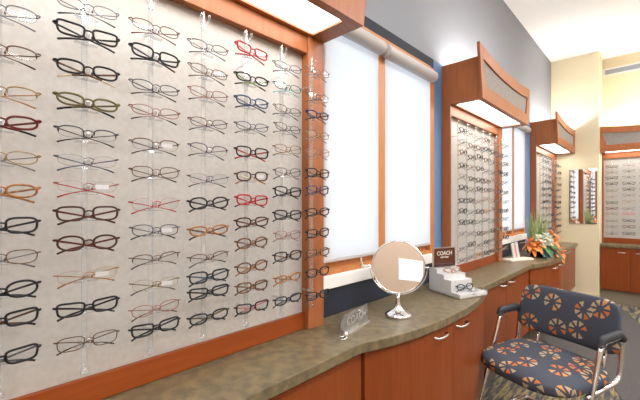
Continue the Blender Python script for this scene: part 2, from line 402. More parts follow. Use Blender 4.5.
# ------------------------------------------------------------------ eyeglasses
def mtl(n, c, rough=.35, metal=0): return mat(n, c, rough, metal, .3)
G = {
 'black': mtl('frame_black', (.010, .010, .012)), 'dark brown': mtl('frame_dark_brown', (.055, .018, .010)), 'dark red': mtl('frame_dark_red', (.12, .012, .012)),
 'red': mtl('frame_red', (.42, .012, .02)), 'tortoiseshell': mat('frame_tortoise', (.20, .075, .022), .3, noise=(90, (.035, .014, .006), 2, .4, .6)),
 'amber': mat('frame_amber', (.42, .18, .045), .3, noise=(90, (.22, .08, .02), 2, .4, .6)),
 'navy': mtl('frame_navy', (.02, .03, .085)), 'blue grey': mtl('frame_blue_grey', (.055, .085, .15)), 'purple': mtl('frame_purple', (.09, .04, .10)),
 'olive': mtl('frame_olive', (.13, .11, .035)), 'silver': mtl('frame_silver', (.20, .20, .22), .25, .6), 'gold': mtl('frame_gold', (.34, .23, .10), .25, .6),
 'rose': mtl('frame_rose', (.28, .13, .105), .3, .4), 'bronze': mtl('frame_bronze', (.12, .06, .035), .3, .5), 'gunmetal': mtl('frame_gunmetal', (.045, .045, .06), .3, .5),
 'teal': mtl('frame_teal', (.10, .42, .46)), 'pink': mtl('frame_pink', (.62, .16, .22)), 'green': mtl('frame_green', (.16, .26, .07)), 'cream': mtl('frame_cream', (.7, .62, .45)),
}
SH = [  # half width, half height, exponent, taper (lower narrower), cat-eye lift
 (.0265, .0150, 2.6, .10, 0), (.0265, .0135, 2.3, .05, 0), (.0270, .0165, 3.2, .12, 0), (.0265, .0170, 2.2, .05, 0), (.0270, .0150, 3.6, .18, .003)]
def lens_path(sx, sh, n=26):
    a, b, ex, tp, lift = SH[sh]; o = []
    for k in range(n):
        th = 2*math.pi*k/n; cx, cz = math.cos(th), math.sin(th)
        x = math.copysign(abs(cx)**(2/ex), cx)*a; z = math.copysign(abs(cz)**(2/ex), cz)*b
        x *= 1+tp*z/b*.5
        if lift and x > 0 and z > 0: z += lift*(x/a)
        X = sx*(x+.0365); o.append((X, .18*max(0, abs(X)-.02)**1.3, z))
    return o
GC = {}
def glasses_parts(rim, sh, fc, tc, tip):
    key = (rim, sh, fc, tc, tip)
    if key in GC: return GC[key]
    bmf = bmesh.new(); th = {'K': .0027, 'M': .0013, 'H': .0013, 'R': .0007}[rim]
    lens = []
    hx = None
    for sx in (-1, 1):
        P = lens_path(sx, sh); n = len(P)
        if rim in 'KM': sweep(bmf, P, th, .0026 if rim == 'K' else .0011, closed=True, n=6)
        elif rim == 'H':
            top = [p for p in P if p[2] > -.004]; top = sorted(top, key=lambda p: p[0])
            sweep(bmf, top, .0016, .0013); sweep(bmf, P, .0004, .0005, closed=True, n=4)
        else: sweep(bmf, P, .0004, .0006, closed=True, n=4)
        bl = bmesh.new(); c0 = Vector((sx*.0365, P[0][1]*.4, 0))
        ring = [bl.verts.new(Vector(p)*.97+c0*.03) for p in P]; cc = bl.verts.new(c0)
        for i in range(n): f = bl.faces.new((ring[i], ring[(i+1) % n], cc)); f.smooth = True
        lens.append(bl)
    bw = .0022 if rim == 'K' else .0012
    zb = .005 if rim != 'K' else .004
    sweep(bmf, [(-.0115, 0, zb-.001), (-.005, -.0005, zb+.002), (0, -.001, zb+.003), (.005, -.0005, zb+.002), (.0115, 0, zb-.001)], bw, bw)
    for sx in (-1, 1):   # end pieces and nose pads
        r = .0028 if rim == 'K' else .0014
        sweep(bmf, [(sx*.0615, .0022, .0075), (sx*.0665, .0028, .0085), (sx*.0695, .0055, .0085), (sx*.0695, .0095, .0080)], [r*1.2, r*1.2, r, r])
        if rim != 'K': sweep(bmf, [(sx*.010, .001, .001), (sx*.0085, .005, -.001), (sx*.008, .006, -.004)], .0006, n=4)
        lathe(bmf, [(0, -.004), (.0022, -.002), (.0022, .002), (0, .004)], 6, (sx*.0085, .006, -.005))
    temples = []
    for sx in (-1, 1):
        bt = bmesh.new(); dy = .012 if sx < 0 else .0165
        r = .0022 if rim == 'K' else .0011
        pts = [(sx*.0695, .0095, .0078), (sx*.064, dy, .0065), (sx*.030, dy+.002, -.001), (-sx*.005, dy+.003, -.0095), (-sx*.032, dy+.003, -.0155), (-sx*.046, dy+.003, -.0195), (-sx*.061, dy+.001, -.0255)]
        rz = [r*1.3, r*1.3, r*1.2, r*1.1, r*1.15, max(r*1.2, .0018), max(r*1.2, .0020)]
        sweep(bt, pts[:5], rz[:5], [.001]*5, mi=0)
        sweep(bt, pts[4:], rz[4:], [.0016]*3, mi=1)
        temples.append(bt)
    def me(nm, bm, mats):
        m_ = bpy.data.meshes.new(nm); bm.to_mesh(m_); bm.free()
        for x in mats: m_.materials.append(x)
        return m_
    GC[key] = (me('frame', bmf, [G[fc]]), [me('lens', b, [M['lens']]) for b in lens], [me('temple', b, [G[tc], G[tip]]) for b in temples])
    return GC[key]
def part(name, me, parent):
    o = bpy.data.objects.new(name, me); COL.objects.link(o); o.parent = parent; return o
TAG = bpy.data.meshes.new('price_tag')
bm = B(.014, -.0022, -.006, .044, -.0014, .005); bm.to_mesh(TAG); bm.free(); TAG.materials.append(M['card'])
RIMN = {'K': 'full rim', 'M': 'thin metal', 'H': 'half rim', 'R': 'rimless'}
def make_glasses(style, label, group, tagged=False):
    rim, sh, fc, tc, tip = style
    f, l, t = glasses_parts(*style)
    root = empty('eyeglasses', label=label, cat='eyeglasses', group=group)
    part('frame', f, root)
    for x in l: part('lens', x, root)
    for x in t: part('temple', x, root)
    if tagged: part('price_tag', TAG, root)
    return root
ONE = {}
def joined_mesh(style):
    """all of one pair in a single mesh, for pairs too far away to show their parts"""
    if style in ONE: return ONE[style]
    f, l, t = glasses_parts(*style); bm = bmesh.new(); mats = []
    for me in [f]+l+t:
        k0 = len(bm.faces); bm.from_mesh(me); bm.faces.ensure_lookup_table(); base = len(mats)
        for m_ in me.materials: mats.append(m_)
        for fc in bm.faces[k0:]: fc.material_index += base
    me = bpy.data.meshes.new('eyeglasses'); bm.to_mesh(me); bm.free()
    for m_ in mats: me.materials.append(m_)
    ONE[style] = me; return me

# ------------------------------------------------------------------ acrylic rods
ORD = ['first', 'second', 'third', 'fourth', 'fifth', 'sixth', 'seventh', 'eighth', 'ninth', 'tenth', 'eleventh', 'twelfth']
RODM = {}
def rod_meshes():
    bm = bmesh.new(); box(bm, -.006, .0, -.45, .006, .010, .57)
    for z in (-.40, .50):   # stand-offs to the panel
        lathe(bm, [(.005, 0), (.005, .058)], 10, mtx=Matrix.Translation((0, .010, z)) @ Matrix.Rotation(R(-90), 4, 'X'))
    RODM['rod'] = bm
    bm = bmesh.new()
    for s in (-1, 1): sweep(bm, [(0, .004, .565), (s*.010, .002, .585), (s*.016, -.006, .60), (s*.012, -.014, .612)], .004)
    sweep(bm, [(0, .004, .565), (0, .002, .60), (0, .0, .625)], [.006, .005, .002]); RODM['finial'] = bm
    bm = bmesh.new(); lathe(bm, [(0, -.012), (.008, -.009), (.011, 0), (.008, .009), (0, .012)], 12, (0, .004, -.462)); RODM['end_ball'] = bm
    bm = bmesh.new()
    sweep(bm, [(0, .0, -.012), (0, -.012, -.008), (0, -.026, -.001), (0, -.036, .006)], [.008, .007, .006, .004], [.004, .003, .003, .002], up=(0, 0, 1))
    box(bm, -.026, -.022, -.017, .026, -.006, -.0145)
    RODM['nose_holder'] = bm
    for k in list(RODM):
        me = bpy.data.meshes.new(k); RODM[k].to_mesh(me); RODM[k].free(); me.materials.append(M['acrylic']); RODM[k] = me
rod_meshes()
def make_rod(P, x, rows, label, group):
    (fx, fy), rz = P; v = Matrix.Rotation(rz, 4, 'Z') @ Vector((x, -.100, 0))
    root = empty('display_rod', (fx+v.x, fy+v.y, 1.42), rz, label, 'display rod', group)
    part('rod', RODM['rod'], root); part('finial', RODM['finial'], root); part('end_ball', RODM['end_ball'], root)
    for z in rows:
        h = part('nose_holder', RODM['nose_holder'], root); h.location = (0, 0, z-1.42)

def place(o, P, x, z, jit=1.0, y=-.140, roll=0.0):
    (fx, fy), rz = P; v = Matrix.Rotation(rz, 4, 'Z') @ Vector((x, y, 0))
    o.location = (fx+v.x, fy+v.y, z)
    o.rotation_euler = (R(random.uniform(-3, 3))*jit, R(random.uniform(-2.5, 2.5))*jit+roll, rz+R(random.uniform(-3, 3))*jit)
    o.scale = (1.04,)*3

Z = [  # heights of the pairs on each rod of the near display, top to bottom
 [1.837, 1.748, 1.655, 1.586, 1.508, 1.432, 1.352, 1.281, 1.205, 1.139, 1.054],
 [1.906, 1.839, 1.746, 1.663, 1.582, 1.512, 1.446, 1.377, 1.302, 1.218, 1.136, 1.049],
 [1.914, 1.835, 1.741, 1.671, 1.574, 1.494, 1.401, 1.325, 1.243, 1.168, 1.097, 1.041],
 [1.914, 1.834, 1.761, 1.666, 1.579, 1.484, 1.405, 1.316, 1.228, 1.166, 1.114, 1.034],
 [1.954, 1.853, 1.771, 1.681, 1.588, 1.502, 1.416, 1.337, 1.262, 1.176, 1.104, 1.029],
 [1.944, 1.864, 1.773, 1.702, 1.619, 1.528, 1.451, 1.359, 1.28, 1.197, 1.11, 1.025],
 [1.972, 1.862, 1.785, 1.7, 1.623, 1.535, 1.462, 1.368, 1.278, 1.194, 1.11, 1.011]]
K, Mt, H_, Rl = 'K', 'M', 'H', 'R'
k, db, dr, to, am = 'black', 'dark brown', 'dark red', 'tortoiseshell', 'amber'
si, go, ro, bz, gm = 'silver', 'gold', 'rose', 'bronze', 'gunmetal'
S = [
 [(H_, 0, si, si, si), (H_, 1, bz, bz, db), (H_, 1, go, am, am), (K, 1, dr, dr, k), (Mt, 1, go, si, si), (K, 1, am, am, am), (K, 2, k, k, k), (Mt, 0, bz, si, si), (K, 3, k, gm, k), (K, 4, k, bz, k), (K, 4, k, si, k)],
 [(Mt, 1, si, si, k), (K, 4, k, k, k), (K, 0, k, to, 'cream'), (K, 1, 'olive', 'olive', k), (H_, 1, gm, k, k), (Rl, 1, si, 'navy', 'navy'), (Rl, 1, ro, 'red', 'red'), (K, 2, db, dr, db), (K, 3, db, dr, db), (Rl, 0, am, am, am), (K, 4, k, k, k), (Mt, 2, bz, bz, k)],
 [(Mt, 1, bz, dr, dr), (K, 2, k, gm, k), (Mt, 1, gm, k, k), (Mt, 1, ro, ro, k), (H_, 0, bz, 'purple', k), (Mt, 0, bz, bz, k), (Rl, 3, 'red', 'red', 'red'), (Mt, 0, gm, si, k), (H_, 1, bz, bz, k), (Rl, 0, go, go, k), (Mt, 0, ro, ro, db), (K, 4, k, k, k)],
 [(Mt, 1, gm, si, k), (Mt, 1, bz, bz, k), (Mt, 0, ro, ro, k), (Mt, 1, bz, 'purple', k), (H_, 0, 'purple', 'purple', k), (Rl, 0, 'purple', si, gm), (K, 3, k, gm, k), (K, 1, am, to, k), (H_, 1, bz, bz, k), (K, 2, k, 'blue grey', k), (K, 4, k, k, k), (K, 0, k, 'olive', k)],
 [(K, 4, 'red', 'red', 'red'), (K, 1, k, 'green', k), (K, 0, 'blue grey', 'blue grey', 'navy'), (Mt, 1, 'navy', 'navy', k), (K, 2, k, 'red', 'red'), (K, 0, db, 'cream', am), (K, 2, 'red', 'red', 'purple'), (K, 0, db, dr, k), (K, 3, to, to, db), (K, 3, 'bronze', am, am), (K, 2, to, to, k), (K, 4, k, 'pink', k)],
 [(Mt, 1, si, si, k), (Mt, 1, k, 'teal', 'teal'), (Mt, 1, bz, gm, k), (Mt, 1, gm, k, k), (Mt, 0, go, go, k), (Mt, 0, gm, bz, k), (K, 2, k, k, k), (K, 2, k, gm, k), (Mt, 0, ro, ro, ro), (K, 2, k, to, k), (K, 1, am, am, am), (K, 0, k, 'blue grey', k)],
 [(Mt, 1, ro, si, si), (Mt, 0, gm, k, k), (K, 1, 'navy', k, k), (Mt, 1, go, go, si), (Mt, 0, ro, ro, si), (K, 2, k, k, k), (K, 2, 'purple', 'navy', 'navy'), (K, 0, k, k, k), (K, 2, k, gm, k), (K, 0, to, to, k), (K, 2, k, am, k), (K, 4, k, 'blue grey', k)]]
TAGGED = {(1, 6), (1, 9), (2, 4), (2, 7), (2, 9), (4, 5)}
rodpos = ['leftmost'] + [ORD[i] for i in range(1, 6)] + ['rightmost']
def style_words(s):
    w_ = f"{s[2]} {RIMN[s[0]]} eyeglasses"
    if s[3] != s[2] and s[3] not in (gm,): w_ += f" with {s[3]} temples"
    return w_
for ci in range(7):
    x = .075+.17*ci
    make_rod(PF[0], x, [z-.003 for z in Z[ci]], f"{rodpos[ci]} clear acrylic rod of the nearest glasses display", 'acrylic rods of the nearest display')
    for ri, z in enumerate(Z[ci]):
        s = S[ci][ri]; t = (ci, ri) in TAGGED
        n = len(Z[ci]); pos = 'topmost' if ri == 0 else ('lowest' if ri == n-1 else ORD[ri]+' from top')
        g = make_glasses(s, f"{style_words(s)}, {pos}, {rodpos[ci]} rod, nearest display", 'eyeglasses on the nearest display', t)
        place(g, PF[0], x, z)

ALLST = [s for c in S for s in c if 'red' not in (s[2], s[3], s[4])]*3 + [S[4][0], S[4][6]]
ROWS2 = [1.985, 1.895, 1.812, 1.723, 1.641, 1.555, 1.468, 1.382, 1.295, 1.205, 1.112, 1.02]
def far_display(pi, cols, where, short, seed, x0=.075, dx=.17):
    rnd = random.Random(seed)
    for ci in range(cols):
        x = x0+dx*ci; pos = ['leftmost']+ORD[1:]; pos = pos[ci] if ci < cols-1 else 'rightmost'
        if pi == 3: pos = ['leftmost', 'second', 'third'][ci]
        rows = [z-.03+rnd.uniform(-.012, .012) for z in ROWS2]
        make_rod(PF[pi], x, [z-.003 for z in rows], f"{pos} clear acrylic rod of the {where}", f'acrylic rods of the {short} display')
        for ri, z in enumerate(rows):
            s = rnd.choice(ALLST); rp = 'topmost' if ri == 0 else ('lowest' if ri == 11 else ORD[ri]+' from top')
            if pi == 3 and ci == 1 and ri == 8: s = (K, 1, 'pink', 'pink', 'pink')
            o = bpy.data.objects.new('eyeglasses', joined_mesh(s)); COL.objects.link(o)
            tag(o, f"{s[2]} {RIMN[s[0]]} eyeglasses, {rp}, {pos} rod, {where}", 'eyeglasses', f'eyeglasses on the {short} display')
            place(o, PF[pi], x, z)
far_display(1, 7, 'display between the windows', 'middle', 11)
far_display(2, 7, 'corner display behind the flowers', 'corner', 12)
far_display(3, 3, 'far wall display', 'far wall', 13, .115, .185)

# ------------------------------------------------------------------ round tabletop mirror
MB_ = Vector((-.949, 1.554, .84))
root = empty('tabletop_mirror', MB_, math.atan2(-.949, -1.554)*0, 'round chrome tabletop mirror on a flared foot, standing on the counter before the window', 'mirror')
bm = bmesh.new(); lathe(bm, [(0, 0), (.064, 0), (.066, .004), (.066, .012), (.060, .017), (.040, .026), (.022, .040), (.013, .058), (.009, .080), (.008, .115), (0, .115)], 36)
obj('stand', bm, M['chrome'], root, smooth=True)
yawm = math.atan2(.949, -1.554) # direction to the camera
toC = Vector((.949, -1.554, .0)).normalized()
q = Vector((toC.x, toC.y, .16)).normalized()
rotm = q.to_track_quat('Z', 'Y').to_matrix().to_4x4()
cen = Vector((0, 0, .247))
bm = bmesh.new(); lathe(bm, [(.126, -.008), (.131, -.006), (.133, 0), (.131, .006), (.126, .008), (.1255, .004)], 56, mtx=Matrix.Translation(cen) @ rotm)
lathe(bm, [(0, -.008), (.127, -.008)], 56, mtx=Matrix.Translation(cen) @ rotm)
obj('rim', bm, M['chrome'], root)
bm = bmesh.new(); lathe(bm, [(0, .004), (.05, .004), (.09, .004), (.1255, .004)], 56, mtx=Matrix.Translation(cen) @ rotm)
o = obj('mirror_glass', bm, M['mirror'], root)
bm = bmesh.new()   # yoke arc that carries the disc
side = Vector((toC.y, -toC.x, 0)); pts = []
for i in range(19):
    a = math.pi*(1+i/18); pts.append(cen - toC*.014 + side*math.cos(a)*.143 + Vector((0, 0, 1))*math.sin(a)*.143)
sweep(bm, pts, .0035, up=tuple(toC))
for s_ in (-1, 1): sweep(bm, [cen-toC*.014+side*s_*.147, cen+side*s_*.131], .005)
obj('yoke', bm, M['chrome'], root)

# ------------------------------------------------------------------ acrylic plaque with lettering
P0, P1 = Vector((-.968, 1.150, .84)), Vector((-1.009, 1.385, .84))
ang = math.atan2(P1.y-P0.y, P1.x-P0.x); Lp = (P1-P0).length
root = empty('acrylic_plaque', P0, ang, 'small lettered acrylic plaque with chrome foot, on the counter left of the round mirror', 'sign')
bm = bmesh.new()
prof = [(0, .0), (Lp, .0), (Lp, .020), (Lp-.008, .028), (Lp-.012, .045), (Lp-.004, .055), (Lp-.004, .083), (0.016, .083), (-.008, .055), (-.008, .035), (.004, .02)]
lo = [bm.verts.new((x, .0, z)) for x, z in prof]; hi = [bm.verts.new((x, .012, z)) for x, z in prof]
bm.faces.new(lo); bm.faces.new(hi[::-1])
for i in range(len(prof)): j = (i+1) % len(prof); bm.faces.new((lo[i], hi[i], hi[j], lo[j]))
bmesh.ops.recalc_face_normals(bm, faces=bm.faces)
obj('plaque', bm, M['plaque'], root)
bm = bmesh.new(); sweep(bm, [(.016, .006, .0845), (Lp-.004, .006, .0845)], .0022); sweep(bm, [(.016, .006, .0845), (-.009, .006, .055), (-.009, .006, .034), (.004, .006, .018)], .0022)
obj('edge_strip', bm, M['steel'], root)
text_mesh('lettering', 'COACH', .050, M['etched'], root, (Lp/2, -.001, .050), (R(90), 0, 0))
obj('base_strip', B(-.002, -.012, 0, Lp+.004, .022, .007), M['steel'], root, bevel=.001)
bm = bmesh.new()
ring_ = [(-.022+.020*math.cos(2*math.pi*i/18), -.012+.014*math.sin(2*math.pi*i/18), .004) for i in range(18)]
sweep(bm, ring_, .0028, closed=True, up=(0, 0, 1)); lathe(bm, [(0, 0), (.012, 0), (.012, .012), (.006, .022), (0, .024)], 14, (.004, -.010, 0))
obj('ring_catch', bm, M['chrome'], root)

# ------------------------------------------------------------------ stepped white riser with sign and glasses
A0 = Vector((-.846, 2.066, .84)); ax = Vector((.082, .205, 0)).normalized()
ay = Vector((-ax.y, ax.x, 0))       # towards the back
RZ = math.atan2(ax.y, ax.x)
root = empty('stepped_riser', A0, RZ, 'stepped white display riser with mirrored base at the right end of the rounded counter bay', 'display riser')
bm = bmesh.new(); box(bm, 0, 0, .008, .225, .26, .030); obj('base_plate', bm, M['card'], root, bevel=.001)
obj('plinth', B(.004, .004, 0, .221, .256, .008), M['steel'], root)
obj('front_step', B(.0, .07, .030, .170, .13, .098), M['card'], root, bevel=.001)
obj('middle_step', B(.0, .13, .030, .180, .19, .124), M['card'], root, bevel=.001)
obj('back_step', B(.0, .19, .030, .195, .26, .148), M['card'], root, bevel=.001)
sg = empty('brand_sign', A0+ay*.225+Vector((0, 0, .1485)), RZ, 'brown brand sign in a clear acrylic holder on the top step of the white riser', 'sign')
obj('sign_card', B(.010, .0, .006, .182, .004, .124), M['sign_brown'], sg)
obj('sign_holder', B(.004, .0045, .004, .188, .0085, .130), M['acrylic'], sg)
bm = bmesh.new(); box(bm, .002, -.008, 0, .190, .018, .006); box(bm, .002, -.002, .126, .190, .010, .132); box(bm, .002, -.002, .006, .008, .010, .126); box(bm, .184, -.002, .006, .190, .010, .126); obj('sign_frame', bm, M['steel'], sg)
text_mesh('lettering', 'COACH', .036, M['letter'], sg, (.096, -.0015, .092), (R(90), 0, 0))
text_mesh('small_lettering', 'NEW YORK', .013, M['letter'], sg, (.096, -.0015, .066), (R(90), 0, 0))
def riser_glasses(style, label, u, v, z, tilt, spin=0):
    g = make_glasses(style, label, 'eyeglasses on the white riser')
    g.location = A0+ax*u+ay*v+Vector((0, 0, z)); g.rotation_euler = (R(tilt), 0, RZ+R(spin)); return g
riser_glasses((Mt, 0, si, si, gm), 'silver thin metal eyeglasses on the top step of the white riser, below the brand sign', .092, .206, .170, -62)
riser_glasses((K, 2, am, am, am), 'amber full rim eyeglasses on the middle step of the white riser', .090, .146, .146, -60)
riser_glasses((K, 3, k, 'blue grey', k), 'black full rim eyeglasses leaning against the lowest step of the white riser', .090, .044, .060, -14)
riser_glasses((Mt, 0, gm, gm, k), 'dark thin metal eyeglasses lying on the base plate of the white riser', .155, .020, .046, -80, 8)

# ------------------------------------------------------------------ leaning display stand beside the flowers
S0 = Vector((-1.018, 3.80, .84))
root = empty('display_stand', (-1.03, 3.93, .84), R(68), 'small white display stand with a leaning clear upright, beside the flowers', 'display stand')
bm = bmesh.new(); prism(bm, [(-.16, -.055), (.17, -.055), (.17, .055), (-.16, .055)], 0, .022); obj('base', bm, mat('ivory', (.80, .78, .68), .45), root, bevel=.006)
bm = bmesh.new(); rr = Matrix.Rotation(R(-14), 4, 'Y')
box(bm, -.055, -.006, .02, -.02, .006, .185, rot=rr); box(bm, .0, -.006, .02, .035, .006, .185, rot=rr); box(bm, -.02, -.002, .02, .0, .002, .185, rot=rr)
obj('upright', bm, M['card'], root)
bm = bmesh.new(); sweep(bm, [(-.07, 0, .024), (-.04, .01, .05), (-.06, .01, .16), (-.085, 0, .19)], .005); obj('clip', bm, M['steel'], root)
bm = B(-.02, -.008, .04, .0, -.004, .17, rot=rr); obj('pink_strip', bm, mat('salmon', (.6, .25, .17), .5), root)

# ------------------------------------------------------------------ flower arrangement
F0 = Vector((-.96, 4.42, .84)); rf = random.Random(4)
root = empty('flower_arrangement', F0, 0, 'arrangement of orange lilies, pale roses, leaves and tall grass in a dark bowl', 'flowers')
root.scale = (1.22,)*3
bm = bmesh.new(); lathe(bm, [(0, 0), (.055, 0), (.085, .03), (.095, .07), (.085, .10), (.075, .10), (.06, .05), (0, .04)], 28); obj('bowl', bm, mat('bowl_glaze', (.012, .02, .028), .25), root)
def leaf_bm(bm, base, d, ln, wd, droop, n=7):
    d = Vector(d).normalized(); s = d.cross(Vector((0, 0, 1)));
    s = s.normalized() if s.length > .01 else Vector((1, 0, 0))
    up = s.cross(d); prev = None
    for i in range(n+1):
        t = i/n; c = Vector(base)+d*ln*t+Vector((0, 0, -droop*t*t)); w_ = wd*math.sin(math.pi*min(.98, .06+t*.93))**.8
        row = [bm.verts.new(c-s*w_), bm.verts.new(c+up*w_*-.25), bm.verts.new(c+s*w_)]
        if prev:
            for a in (0, 1): f = bm.faces.new((prev[a], prev[a+1], row[a+1], row[a])); f.smooth = True
        prev = row
def solid(o, t=.0015): m_ = o.modifiers.new('thickness', 'SOLIDIFY'); m_.thickness = t; return o
green = mat('leaf_green', (.05, .17, .06), .45, noise=(25, (.12, .30, .09), 2, .3, .7)); blu = mat('leaf_blue_green', (.05, .19, .15), .45, noise=(25, (.02, .09, .08), 2, .3, .7))
grass = mat('grass_green', (.20, .34, .09), .5, noise=(30, (.42, .48, .22), 2, .3, .7))
orange = mat('lily_orange', (.85, .22, .045), .5, noise=(40, (.95, .40, .12), 2, .35, .65)); pale = mat('rose_cream', (.80, .74, .58), .6, noise=(30, (.45, .62, .55), 2, .4, .7))
for k_ in range(11):
    a = rf.uniform(-2.0, 2.0); bm = bmesh.new(); leaf_bm(bm, (.05*math.cos(a), .05*math.sin(a), .09), (math.cos(a), math.sin(a), rf.uniform(-.2, .5)), rf.uniform(.10, .17), rf.uniform(.022, .035), rf.uniform(.06, .13))
    solid(obj('leaf', bm, green if k_ % 2 else blu, root))
bm = bmesh.new(); leaf_bm(bm, (.06, -.05, .08), (.6, -.7, -.25), .11, .045, .03); solid(obj('leaf', bm, blu, root))
for cx_, cy_ in ((-.03, -.07), (.0, .07)):
    bm = bmesh.new()
    for k_ in range(38):
        a = rf.uniform(0, 6.28); sp = rf.uniform(.02, .42 if math.cos(a) > -.2 else .25); b0 = (cx_+rf.uniform(-.012, .012), cy_+rf.uniform(-.012, .012), .09)
        leaf_bm(bm, b0, (sp*math.cos(a), sp*math.sin(a), 1), rf.uniform(.20, .34), .0028, rf.uniform(0, .04), 5)
    solid(obj('grass_tuft', bm, grass, root), .0008)['kind'] = 'stuff'
def lily(c, d, r, m_=orange, n=6):
    bm = bmesh.new(); d = Vector(d).normalized(); q_ = d.to_track_quat('Z', 'Y').to_matrix()
    for i in range(n):
        a = 2*math.pi*i/n; v = q_ @ Vector((math.cos(a)*.9, math.sin(a)*.9, .55)); leaf_bm(bm, c, v, r, r*.26, r*.35, 6)
    o = solid(obj('lily' if m_ is orange else 'rose', bm, m_, root)); return o
lily((-.03, -.13, .13), (-.3, -.8, .3), .085); lily((.03, -.12, .11), (.2, -.9, .1), .075); lily((.0, -.15, .09), (-.2, -.9, -.1), .07)
lily((.09, .10, .19), (.6, .1, .7), .075); lily((.12, .06, .13), (.9, -.1, .3), .06)
lily((.12, .08, .06), (.9, -.1, -.2), .08); lily((.15, .11, .03), (.9, .1, -.1), .075)
for c in ((.03, -.04, .165), (.06, .0, .185), (.08, .05, .165), (.05, -.05, .125), (.09, .02, .130), (.02, -.08, .175)):
    bm = bmesh.new()
    for j, (rr_, n_) in enumerate(((.020, 4), (.032, 5), (.042, 6))):
        for i in range(n_):
            a = 2*math.pi*i/n_+j; v = Vector((.3, -.55, .45)).to_track_quat('Z', 'Y').to_matrix() @ Vector((math.cos(a), math.sin(a), .9-.35*j)); leaf_bm(bm, c, v, rr_, rr_*.5, .004*j, 5)
    solid(obj('rose', bm, pale, root))
root = empty('candle_jar', (-.945, 4.90, .84), 0, 'orange glass candle jar on the counter right of the flowers', 'candle')
bm = bmesh.new(); lathe(bm, [(0, .0), (.05, 0), (.058, .006), (.058, .13), (.054, .13), (.054, .01), (0, .01)], 28); obj('jar', bm, mat('orange_glass', (.85, .20, .03), .15, emis=None), root)
bm = bmesh.new(); lathe(bm, [(0, .011), (.052, .011), (.052, .085), (0, .085)], 24); obj('wax', bm, mat('wax', (.8, .3, .08), .5), root)

# ------------------------------------------------------------------ wall mirror and air vent
root = empty('wall_mirror', (-.8055, EY, 1.125), 0, 'tall frameless rectangular mirror hanging on the yellow end wall', 'mirror')
obj('mirror_glass', B(-.1615, -.012, 0, .1615, -.002, .785), M['mirror'], root)
obj('mirror_backing', B(-.158, -.002, .004, .158, -.0005, .781), M['steel'], root)
root = empty('air_vent', (-.618, VY, 3.362), 0, 'long white framed air vent high on the far wall', 'vent')
bm = bmesh.new(); box(bm, 0, -.014, .035, 1.5, -.001, .052); box(bm, 0, -.014, -.052, 1.5, -.001, -.035); box(bm, 0, -.014, -.035, .025, -.001, .035); box(bm, 1.475, -.014, -.035, 1.5, -.001, .035)
obj('vent_frame', bm, M['white'], root)
bm = bmesh.new()
for i in range(6): box(bm, .025, -.010, -.033+i*.0115, 1.475, -.003, -.0285+i*.0115)
obj('grille', bm, M['grille'], root); obj('duct_panel', B(.025, -.0025, -.035, 1.475, -.0008, .035), M['grille'], root)

# ------------------------------------------------------------------ ceiling lights, added out of view for general brightness
TL = [(1.1, -1.4), (1.1, 1.0), (1.1, 3.4), (1.1, 5.4), (2.5, -1.4), (2.5, 1.0), (2.5, 3.4), (2.5, 5.4)]
for i, (x, y) in enumerate(TL):
    root = empty('added_ceiling_light', (x, y, CZ), 0, f"added unseen rectangular ceiling light, {ORD[i % 4]} from the back wall in the {'row nearer the windows' if i < 4 else 'row by the right wall'}", 'ceiling light', 'added ceiling lights')
    bm = bmesh.new(); box(bm, -.33, -.63, -.012, -.30, .63, -.001); box(bm, .30, -.63, -.012, .33, .63, -.001); box(bm, -.30, -.63, -.012, .30, -.60, -.001); box(bm, -.30, .60, -.012, .30, .63, -.001)
    obj('frame', bm, M['white'], root); obj('diffuser', B(-.30, -.60, -.008, .30, .60, -.001), M['added_light'], root)

